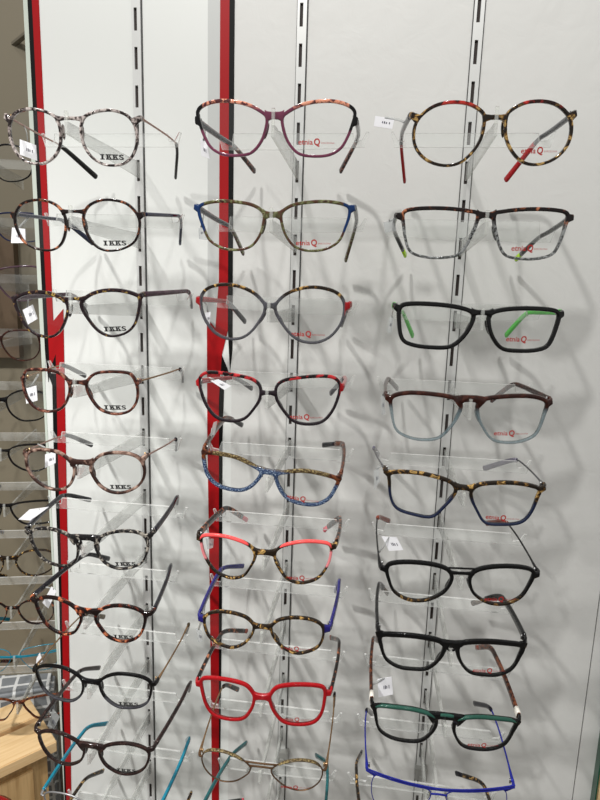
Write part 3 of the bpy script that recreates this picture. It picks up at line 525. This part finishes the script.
# ---------------------------------------------------------------- price tags on the temples
TG = 'white price tags looped on the temples'
def price_tag(key, crop, q, Y=-.128, marks=True, loop=None, mat=CARD, what=None):
    ox, oy, s = crop; P = [on_y(ox+x/s, oy+y/s, Y) for x, y in q]
    cen = sum(P, Vector())/4
    r = thing('price_tag', (what or 'small white price tag')+' looped on the '+ST[key]['lab']+' eyeglasses', 'price tag', cen, TG)
    bm = bmesh.new(); t = Vector((0, .0005, 0)); nx = (P[1]-P[0]).cross(P[3]-P[0]).normalized()
    if nx.y > 0: nx = -nx
    A = [bm.verts.new(p-cen) for p in P]; B = [bm.verts.new(p-cen-nx*.0006) for p in P]
    bm.faces.new(A); bm.faces.new(B[::-1])
    for i in range(4): bm.faces.new((A[i], A[(i+1) % 4], B[(i+1) % 4], B[i]))
    card = link('card', bm, mat, r, smooth=False)
    if marks:
        mb = bmesh.new()
        U, V = P[1]-P[0], P[3]-P[0]
        for a, w, b, h in ((.40, .045, .40, .2), (.49, .07, .40, .2), (.60, .06, .43, .16), (.76, .05, .40, .2)):
            vs = [mb.verts.new(P[0]+U*x+V*y-cen+nx*.00015) for x, y in ((a, b), (a+w, b), (a+w, b+h), (a, b+h))]; mb.faces.new(vs)
        link('print_marks', mb, TAGINK, card, smooth=False)
    # loop of clear film up to the temple beside it
    d = D[key]; top = (P[0]+P[1])/2 if loop is None else on_y(ox+loop[0]/s, oy+loop[1]/s, Y)
    Sx = Vector(d['o'])+Vector((-d['H'][0]*MM, .03, d['H'][1]*MM))
    lb = bmesh.new(); bar(lb, [(P[0]+P[1])/2-cen, ((P[0]+P[1])/2).lerp(Sx, .55)-cen+Vector((.001, 0, .001)), Sx-cen], .3*MM, 1.0*MM, n=6); link('loop', lb, LOOP, r)
price_tag('c1r1', (0, 90, 6), [(118, 295), (215, 330), (222, 425), (120, 388)])
price_tag('c1r2', (0, 190, 4), [(48, 150), (100, 155), (102, 212), (44, 212)])
price_tag('c1r3', (0, 275, 4), [(90, 140), (130, 118), (150, 175), (112, 198)])
price_tag('c1r4', (0, 355, 4), [(98, 135), (145, 122), (150, 182), (105, 195)])
price_tag('c1r5', (0, 425, 4), [(180, 118), (222, 105), (222, 152), (180, 172)])
price_tag('c1r6', (0, 490, 4), [(118, 78), (195, 68), (122, 122), (73, 118)], marks=False)
price_tag('c1r7', (20, 560, 3.75), [(118, 100), (136, 118), (106, 182), (84, 160)])
price_tag('c1r8', (20, 645, 3.75), [(62, 50), (74, 28), (84, 62), (60, 78)], marks=False)
price_tag('c1r9', (0, 670, 6.15), [(325, 240), (366, 290), (332, 362), (290, 345)], mat=TAGCLEAR, what='clear sleeved price tag')
price_tag('c2r1', (185, 85, 3), [(46, 158), (66, 175), (75, 222), (49, 212)])
price_tag('c2r2', (185, 185, 3), [(40, 130), (58, 125), (68, 165), (42, 162)], mat=TAGCLEAR, what='clear sleeved price tag')
price_tag('c2r3', (185, 270, 3), [(60, 128), (77, 125), (74, 170), (62, 165)])
price_tag('c2r4', (185, 350, 3), [(76, 92), (100, 88), (138, 108), (118, 120)])
price_tag('c2r5', (185, 415, 3), [(76, 58), (86, 22), (97, 18), (88, 62)], marks=False, mat=TAGCLEAR, what='clear sleeved price tag')
price_tag('c2r6', (185, 495, 3), [(62, 130), (86, 132), (84, 158), (66, 164)], mat=TAGCLEAR, what='clear sleeved price tag')
price_tag('c2r7', (185, 560, 3), [(32, 205), (50, 212), (52, 245), (40, 246)], mat=TAGCLEAR, what='clear sleeved price tag')
price_tag('c3r1', (365, 85, 2.727), [(28, 84), (80, 92), (74, 120), (24, 112)])
price_tag('c3r2', (365, 190, 2.727), [(50, 88), (80, 80), (85, 112), (55, 116)], mat=TAGCLEAR, what='clear sleeved price tag', marks=False)
price_tag('c3r3', (365, 280, 2.727), [(66, 102), (78, 100), (72, 146), (60, 144)], mat=TAGCLEAR, what='clear sleeved price tag')
price_tag('c3r4', (365, 360, 2.727), [(43, 98), (53, 96), (56, 148), (45, 150)], mat=TAGCLEAR, what='clear sleeved price tag')
price_tag('c3r5', (365, 435, 3), [(26, 108), (42, 96), (45, 140), (28, 164)], mat=TAGCLEAR, what='clear sleeved price tag')
price_tag('c3r6', (365, 505, 3), [(50, 95), (95, 97), (115, 135), (72, 138)])
price_tag('c3r8', (355, 635, 3.3333), [(75, 148), (122, 140), (127, 198), (78, 208)])
# ---------------------------------------------------------------- walls, bands, rails
WALLM = plain('wall_vinyl', (212, 212, 209), .55, bump=[(34, .16, .003), (6, .18, .008)])
PANELM = plain('panel_white', (222, 224, 221), .4)
GREYM = plain('panel_grey', (206, 208, 206), .45)
REDM = plain('band_red', (158, 6, 14), .45, spec=.25); BLKM = plain('band_black', (5, 5, 5), .55, spec=.2)
XL, XS, XR = -.301, -.0702, .3562; ZT, ZB = .75, -1.35
bm = bmesh.new(); box(bm, XS, XR, 0, .025, ZB, ZT); struct('wall_back', bm, WALLM)
bm = bmesh.new(); box(bm, XL, XS, 0, .025, ZB, ZT); struct('wall_side', bm, PANELM)
bm = bmesh.new(); box(bm, XR+.0012, .3768, 0, .025, ZB, ZT); struct('wall_right', bm, WALLM)
bm = bmesh.new(); box(bm, XR, XR+.0012, .004, .025, ZB, ZT); struct('trim_1', bm, BLKM)
def flat(name, polys, m, t=.0008):
    bm = bmesh.new()
    for p in polys: prism(bm, p, 'y', -t, .002)
    return struct(name, bm, m)
flat('trim_2', [[(XL-.0005, ZT), (XL+.0045, ZT), (XL+.0045, -.10), (XL+.0025, -.13), (XL+.0015, ZB), (XL-.0005, ZB)]], plain('edge_pale', (196, 204, 194), .3), .0006)
flat('trim_3', [[(-.296, ZT), (-.291, ZT), (-.2915, -.10), (-.2940, -.128), (-.2965, -.09)],
                [(-.2831, -.0936), (-.2839, -.1345), (-.2863, -.2114), (-.2887, -.3558), (-.2948, -.5415), (-.299, -.76), (-.3015, -.76), (-.2976, -.5419), (-.2928, -.3562), (-.2916, -.2118), (-.2894, -.1311), (-.2936, -.1195)]], BLKM)
flat('trim_4', [[(-.291, ZT), (-.2825, ZT), (-.2843, -.0549), (-.2712, -.0405), (-.2759, -.2107), (-.2799, -.355), (-.2856, -.5404), (-.2925, -.76), (-.299, -.76),
                 (-.2948, -.5415), (-.2887, -.3558), (-.2863, -.2114), (-.2839, -.1345), (-.2831, -.0936), (-.2945, -.12), (-.2915, -.10)]], REDM)
flat('trim_5', [[(-.0985, ZT), (-.0853, ZT), (-.0855, -.005), (-.0893, -.0555), (-.0985, -.0446)]], plain('band_grey', (196, 198, 196), .3), .0005)
flat('trim_6', [[(-.0851, ZT), (-.0765, ZT), (-.0752, .03), (-.0748, -.0571), (-.0816, -.0858), (-.0849, -.1381), (-.0846, -.1858), (-.0837, -.3896), (-.0824, -.6472), (-.082, -.78), (-.0925, -.78), (-.0919, -.6486),
                 (-.0951, -.3908), (-.0985, -.1867), (-.0992, -.0446), (-.0893, -.0555), (-.0855, -.0021)]], REDM)
flat('trim_7', [[(-.0765, ZT), (-.0707, ZT), (-.0699, .0307), (-.0694, -.0795), (-.0721, -.1048), (-.0748, -.0571), (-.0752, .03)],
                [(-.0816, -.0858), (-.0738, -.104), (-.079, -.1261), (-.0804, -.1856), (-.0799, -.3892), (-.0811, -.647), (-.0824, -.6472), (-.0837, -.3896), (-.0846, -.1858), (-.0849, -.1381)]], BLKM)
STEEL = plain('rail_steel', (214, 215, 213), .35, .3); SLOT = plain('rail_slot', (38, 28, 24), .7); JOINT = plain('rail_joint', (60, 60, 60), .6)
def upright(x, label, w=.0048):
    r = thing('slotted_upright', label, 'display rail', (x, 0, 0), 'slotted steel uprights on the wall')
    bm = bmesh.new(); z1, zb = .45, -.95; hw = .0017; ox = -.0006; y0, y1 = -.0034, -.0004
    pitch = .0375; n = int((z1-zb)/pitch)
    box(bm, -w, ox-hw, y0, y1, zb, z1); box(bm, ox+hw, w, y0, y1, zb, z1)
    for i in range(n+1):
        zc = ROWZ-.012+pitch*.5 - (i-9)*pitch; box(bm, ox-hw, ox+hw, y0, y1, zc-.0078, zc+.0078)
    link('channel', bm, STEEL, r, smooth=False)
    bm = bmesh.new(); box(bm, -w+.0004, w-.0004, -.0010, -.0002, zb, z1); link('slot_backing', bm, SLOT, r, smooth=False)
    bm = bmesh.new(); box(bm, w, w+.0011, -.0012, 0, zb, z1); box(bm, -w-.0008, -w, -.0012, 0, zb, z1); link('wall_joint', bm, JOINT, r, smooth=False)
upright(COLX[1], 'slotted steel upright behind the round tortoiseshell frames')
upright(COLX[2], 'slotted steel upright in the middle, behind the cat-eye frames')
upright(COLX[3], 'slotted steel upright behind the black rectangular frames')
for i, (px, py, nm) in enumerate(((282.5, 756, 'gold metal double bridge'), (421, 773, 'blue wire semi-rimless'))):
    p = on_y(px, py, -.006)
    bm = bmesh.new(); box(bm, -.0075, .0075, -.004, .006, -.008, .008); box(bm, -.003, .003, -.006, -.004, -.010, .0); bmesh.ops.bevel(bm, geom=bm.edges[:], offset=.0006, segments=2, affect='EDGES')
    tag(link('rail_clip', bm, plain('clip_grey', (150, 150, 146), .45, .3), None, smooth=False, loc=p), 'grey block clipped on the upright behind the '+nm+' eyeglasses', 'rail clip', 'grey clips on the uprights')
# ---------------------------------------------------------------- right of the panel: glass edge and wood end panel
gl = bmesh.new(); box(gl, .3768, .3785, -.012, .025, ZB, -.40)
gm = plain('glass_green_edge', (30, 78, 58), .15)
tag(link('glass_side_panel', gl, gm, smooth=False), 'upright glass panel with dark green edge beside the grey wall', 'glass panel')
# ---------------------------------------------------------------- wood
def wood(name, c1, c2, axis=0, sc=60):
    m, nt, out = new_mat(name); N = nt.nodes.new; L = nt.links.new
    b = N('ShaderNodeBsdfPrincipled'); b.inputs['Roughness'].default_value = .45
    tc = N('ShaderNodeTexCoord'); mp = N('ShaderNodeMapping'); s = [sc, sc, sc]; s[axis] = sc*.06; mp.inputs['Scale'].default_value = s
    no = N('ShaderNodeTexNoise'); no.inputs['Scale'].default_value = 2.2; no.inputs['Detail'].default_value = 5; no.inputs['Distortion'].default_value = .8
    rp = N('ShaderNodeValToRGB'); rp.color_ramp.elements[0].position = .35; rp.color_ramp.elements[1].position = .65
    rp.color_ramp.elements[0].color = S(c1); rp.color_ramp.elements[1].color = S(c2)
    L(tc.outputs['Object'], mp.inputs[0]); L(mp.outputs[0], no.inputs[0]); L(no.outputs['Fac'], rp.inputs[0]); L(rp.outputs[0], b.inputs['Base Color']); L(b.outputs[0], out.inputs[0])
    return m
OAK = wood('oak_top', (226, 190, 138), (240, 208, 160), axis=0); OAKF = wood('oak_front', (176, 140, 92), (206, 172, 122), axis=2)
bm = bmesh.new(); box(bm, .3788, .62, -.01, .02, ZB, -.42); bmesh.ops.bevel(bm, geom=bm.edges[:], offset=.002, segments=2, affect='EDGES')
tag(link('wooden_end_panel', bm, OAK, smooth=False), 'pale yellow wooden panel beyond the green glass edge', 'wooden panel')
# oak chest, two boards on top, turned to the wall
ZW = -.70
k = (ZW-CAM.z)/(-.65-CAM.z)
def wp(x, y): return Vector((CAM.x+(x-CAM.x)*k, CAM.y+(y-CAM.y)*k, ZW))
corner = wp(-.327, .031); ea = (wp(-.417, .112)-wp(-.377, .076)).normalized(); eb = (wp(-.415, .032)-wp(-.377, .076)).normalized()
r = thing('oak_chest', 'pale oak chest with two board tops in the bottom corner', 'chest', corner)
r.rotation_euler = (0, 0, math.atan2(eb.y, eb.x))
sgn = 1 if Vector((-eb.y, eb.x, 0)).dot(ea) > 0 else -1
wB = (wp(-.373, .068)-wp(-.327, .031)).length; wA = (wp(-.417, .112)-wp(-.377, .076)).length; gp = .010
for a, b_ in ((0, wB), (wB+gp, wB+gp+wA)):
    bm = bmesh.new(); y = sorted((sgn*a, sgn*b_)); box(bm, 0, .42, y[0], y[1], -.018, 0); bmesh.ops.bevel(bm, geom=bm.edges[:], offset=.0012, segments=2, affect='EDGES'); link('top_board', bm, OAK, r, smooth=False)
bm = bmesh.new(); y = sorted((sgn*.012, sgn*(wB+gp+wA-.005))); box(bm, .012, .41, y[0], y[1], -.42, -.018); link('body', bm, OAKF, r, smooth=False)
bm = bmesh.new(); y = sorted((sgn*.006, sgn*.012)); box(bm, .035, .40, y[0], y[1], -.16, -.035); link('drawer_front', bm, OAKF, r, smooth=False)
# red rounded seat in the corner
p = on_z(-31, 833, -.70); bm = bmesh.new()
prof = [(0, .012), (.03, .0115), (.05, .009), (.058, .002), (.056, -.008), (.05, -.012), (0, -.012)]
rings = []
for a in range(32):
    t = 2*math.pi*a/32; rings.append([bm.verts.new((R_*math.cos(t), R_*math.sin(t), z)) for R_, z in prof[1:-1]])
ct, cb = bm.verts.new((0, 0, .012)), bm.verts.new((0, 0, -.012))
for a in range(32):
    A_, B_ = rings[a], rings[(a+1) % 32]
    bm.faces.new((ct, A_[0], B_[0])); bm.faces.new((cb, B_[-1], A_[-1]))
    for i in range(len(A_)-1): bm.faces.new((A_[i], A_[i+1], B_[i+1], B_[i]))
r = thing('round_stool', 'round glossy red stool seat in front of the oak chest', 'stool', p)
link('seat', bm, plain('seat_red', (170, 22, 28), .25), r)
bm = bmesh.new(); bar(bm, [Vector((0, 0, -.012)), Vector((0, 0, -.5))], .012, .012, up=Vector((0, 1, 0)), e=2); link('post', bm, STEELM, r)
bm = bmesh.new(); box(bm, -.05, .05, -.05, .05, -.51, -.5); link('base', bm, STEELM, r)
# patterned box behind the chest
m, nt, out = new_mat('lattice_pattern'); N = nt.nodes.new; L = nt.links.new
b = N('ShaderNodeBsdfPrincipled'); b.inputs['Roughness'].default_value = .6; tc = N('ShaderNodeTexCoord'); vo = N('ShaderNodeTexVoronoi'); vo.feature = 'DISTANCE_TO_EDGE'; vo.inputs['Scale'].default_value = 38; vo.inputs['Randomness'].default_value = .15
rp = N('ShaderNodeValToRGB'); rp.color_ramp.interpolation = 'CONSTANT'; rp.color_ramp.elements[0].color = S((216, 218, 218)); rp.color_ramp.elements[1].color = S((128, 132, 136)); rp.color_ramp.elements[1].position = .09
L(tc.outputs['Object'], vo.inputs['Vector']); L(vo.outputs['Distance'], rp.inputs[0]); L(rp.outputs[0], b.inputs['Base Color']); L(b.outputs[0], out.inputs[0])
p = on_z(24, 680, -.70); bm = bmesh.new(); box(bm, -.11, .05, -.03, .04, -.30, 0); bmesh.ops.bevel(bm, geom=bm.edges[:], offset=.006, segments=3, affect='EDGES')
o = link('patterned_box', bm, m, smooth=False, loc=p); o.rotation_euler = (0, 0, math.radians(25)); tag(o, 'grey box with white lattice pattern behind the oak chest', 'box')
# ---------------------------------------------------------------- the bay beyond the panel edge
BAYM = plain('bay_wall', (122, 114, 96), .7, bump=[(12, .1, .004)])
bm = bmesh.new(); M = Matrix.Translation((-.45, .235, 0)) @ Matrix.Rotation(math.radians(15), 4, 'Z'); box(bm, -1.0, .55, 0, .03, ZB, 1.0, M=M); struct('wall_left', bm, BAYM)
bm = bmesh.new(); a, b_ = on_y(30, 31, .21), on_y(-40, 88, .33)
bar(bm, [a, b_], .004, .003, n=6); struct('trim_8', bm, plain('bay_trim', (112, 106, 92), .6))
bm = bmesh.new(); box(bm, -.10, -.02, -.022, 0, -.13, .065, M=M); struct('trim_9', bm, plain('bay_brown', (92, 74, 54), .6))
BAY = [('c1r2', 'black', 'black'), ('c3r3', 'navy', 'navy'), ('c2r4', 'mauve', 'mauve'), ('c1r4', 'brown_red', 'brown'), ('c1r8', 'black', 'black'), ('c3r6', 'black', 'salmon_tip'), ('c3r3', 'black', 'black'),
       ('c1r5', 'tort_gold', 'tort'), ('c1r4', 'tort', 'tort_gold'), ('c2r4', 'teal', 'teal'), ('c3r5', 'tort_brown', 'tort_gold')]
BN = ['topmost thin black', 'navy', 'mauve', 'reddish brown', 'octagonal black', 'pink tipped black', 'wide rectangular black', 'gold flecked', 'dark tortoiseshell', 'teal', 'brown tortoiseshell']
ra = math.radians(15); px, py = -.396, .048
for i, (shape, col, tcol) in enumerate(BAY):
    z = .141-.0758*i
    lab = 'out of focus '+BN[i]+' eyeglasses in the dim bay beyond the panel edge'
    st = dict(shape=shape, top=col, temple=tcol, tip=tcol, label=lab, group='eyeglasses in the dim bay', w=(1.3, 1.0), lab=BN[i])
    if col == 'teal': st.update(metal=True, semi=True)
    dx = (-.012, .006, -.02, -.03, .0, -.016, -.026, -.03, -.012, .004, -.02)[i]*0
    make_glasses('bay%d' % i, st, loc=(px+dx, py+.004, z), rotz=ra, detail=False)
    hanger((px-.16*math.sin(ra), py+.16*math.cos(ra), z), 'clear acrylic hanger carrying the '+BN[i]+' eyeglasses in the dim bay', st['_fit'], ra, 'clear acrylic hangers in the dim bay')
# ---------------------------------------------------------------- floor
bm = bmesh.new(); box(bm, -2.5, 2.5, -3, 1.2, ZB-.05, ZB); struct('floor', bm, plain('floor_grey', (150, 146, 138), .4))
# ---------------------------------------------------------------- light
sc = bpy.context.scene
w = bpy.data.worlds.new('world'); sc.world = w; w.use_nodes = True
w.node_tree.nodes['Background'].inputs[0].default_value = (1, .985, .95, 1); w.node_tree.nodes['Background'].inputs[1].default_value = .37
def spot(x, y, z, tx, tz, power, size, col=(1, .985, .96), ang=95, blend=.8, ty=0):
    l = bpy.data.lights.new('ceiling_spot', 'SPOT'); l.energy = power; l.shadow_soft_size = size; l.color = col; l.spot_size = math.radians(ang); l.spot_blend = blend
    o = bpy.data.objects.new('ceiling_spot', l); C.objects.link(o); o.location = (x, y, z)
    o.rotation_euler = (Vector((tx, ty, tz))-Vector((x, y, z))).to_track_quat('-Z', 'Y').to_euler()
spot(-.32, -1.15, 1.2, -.14, .0, 41, .034, ang=76)
spot(.20, -1.2, 1.25, -.02, .14, 31, .034, ang=62, blend=1)
spot(-.72, -1.1, .95, -.24, -.78, 92, .036, ang=50, blend=1)
spot(-.1, -.5, 1.2, -.12, .1, 8, .03)
sc.view_settings.view_transform = 'Standard'; sc.view_settings.look = 'None'; sc.view_settings.exposure = .13
sc.cycles.transparent_max_bounces = 40; sc.cycles.max_bounces = 10
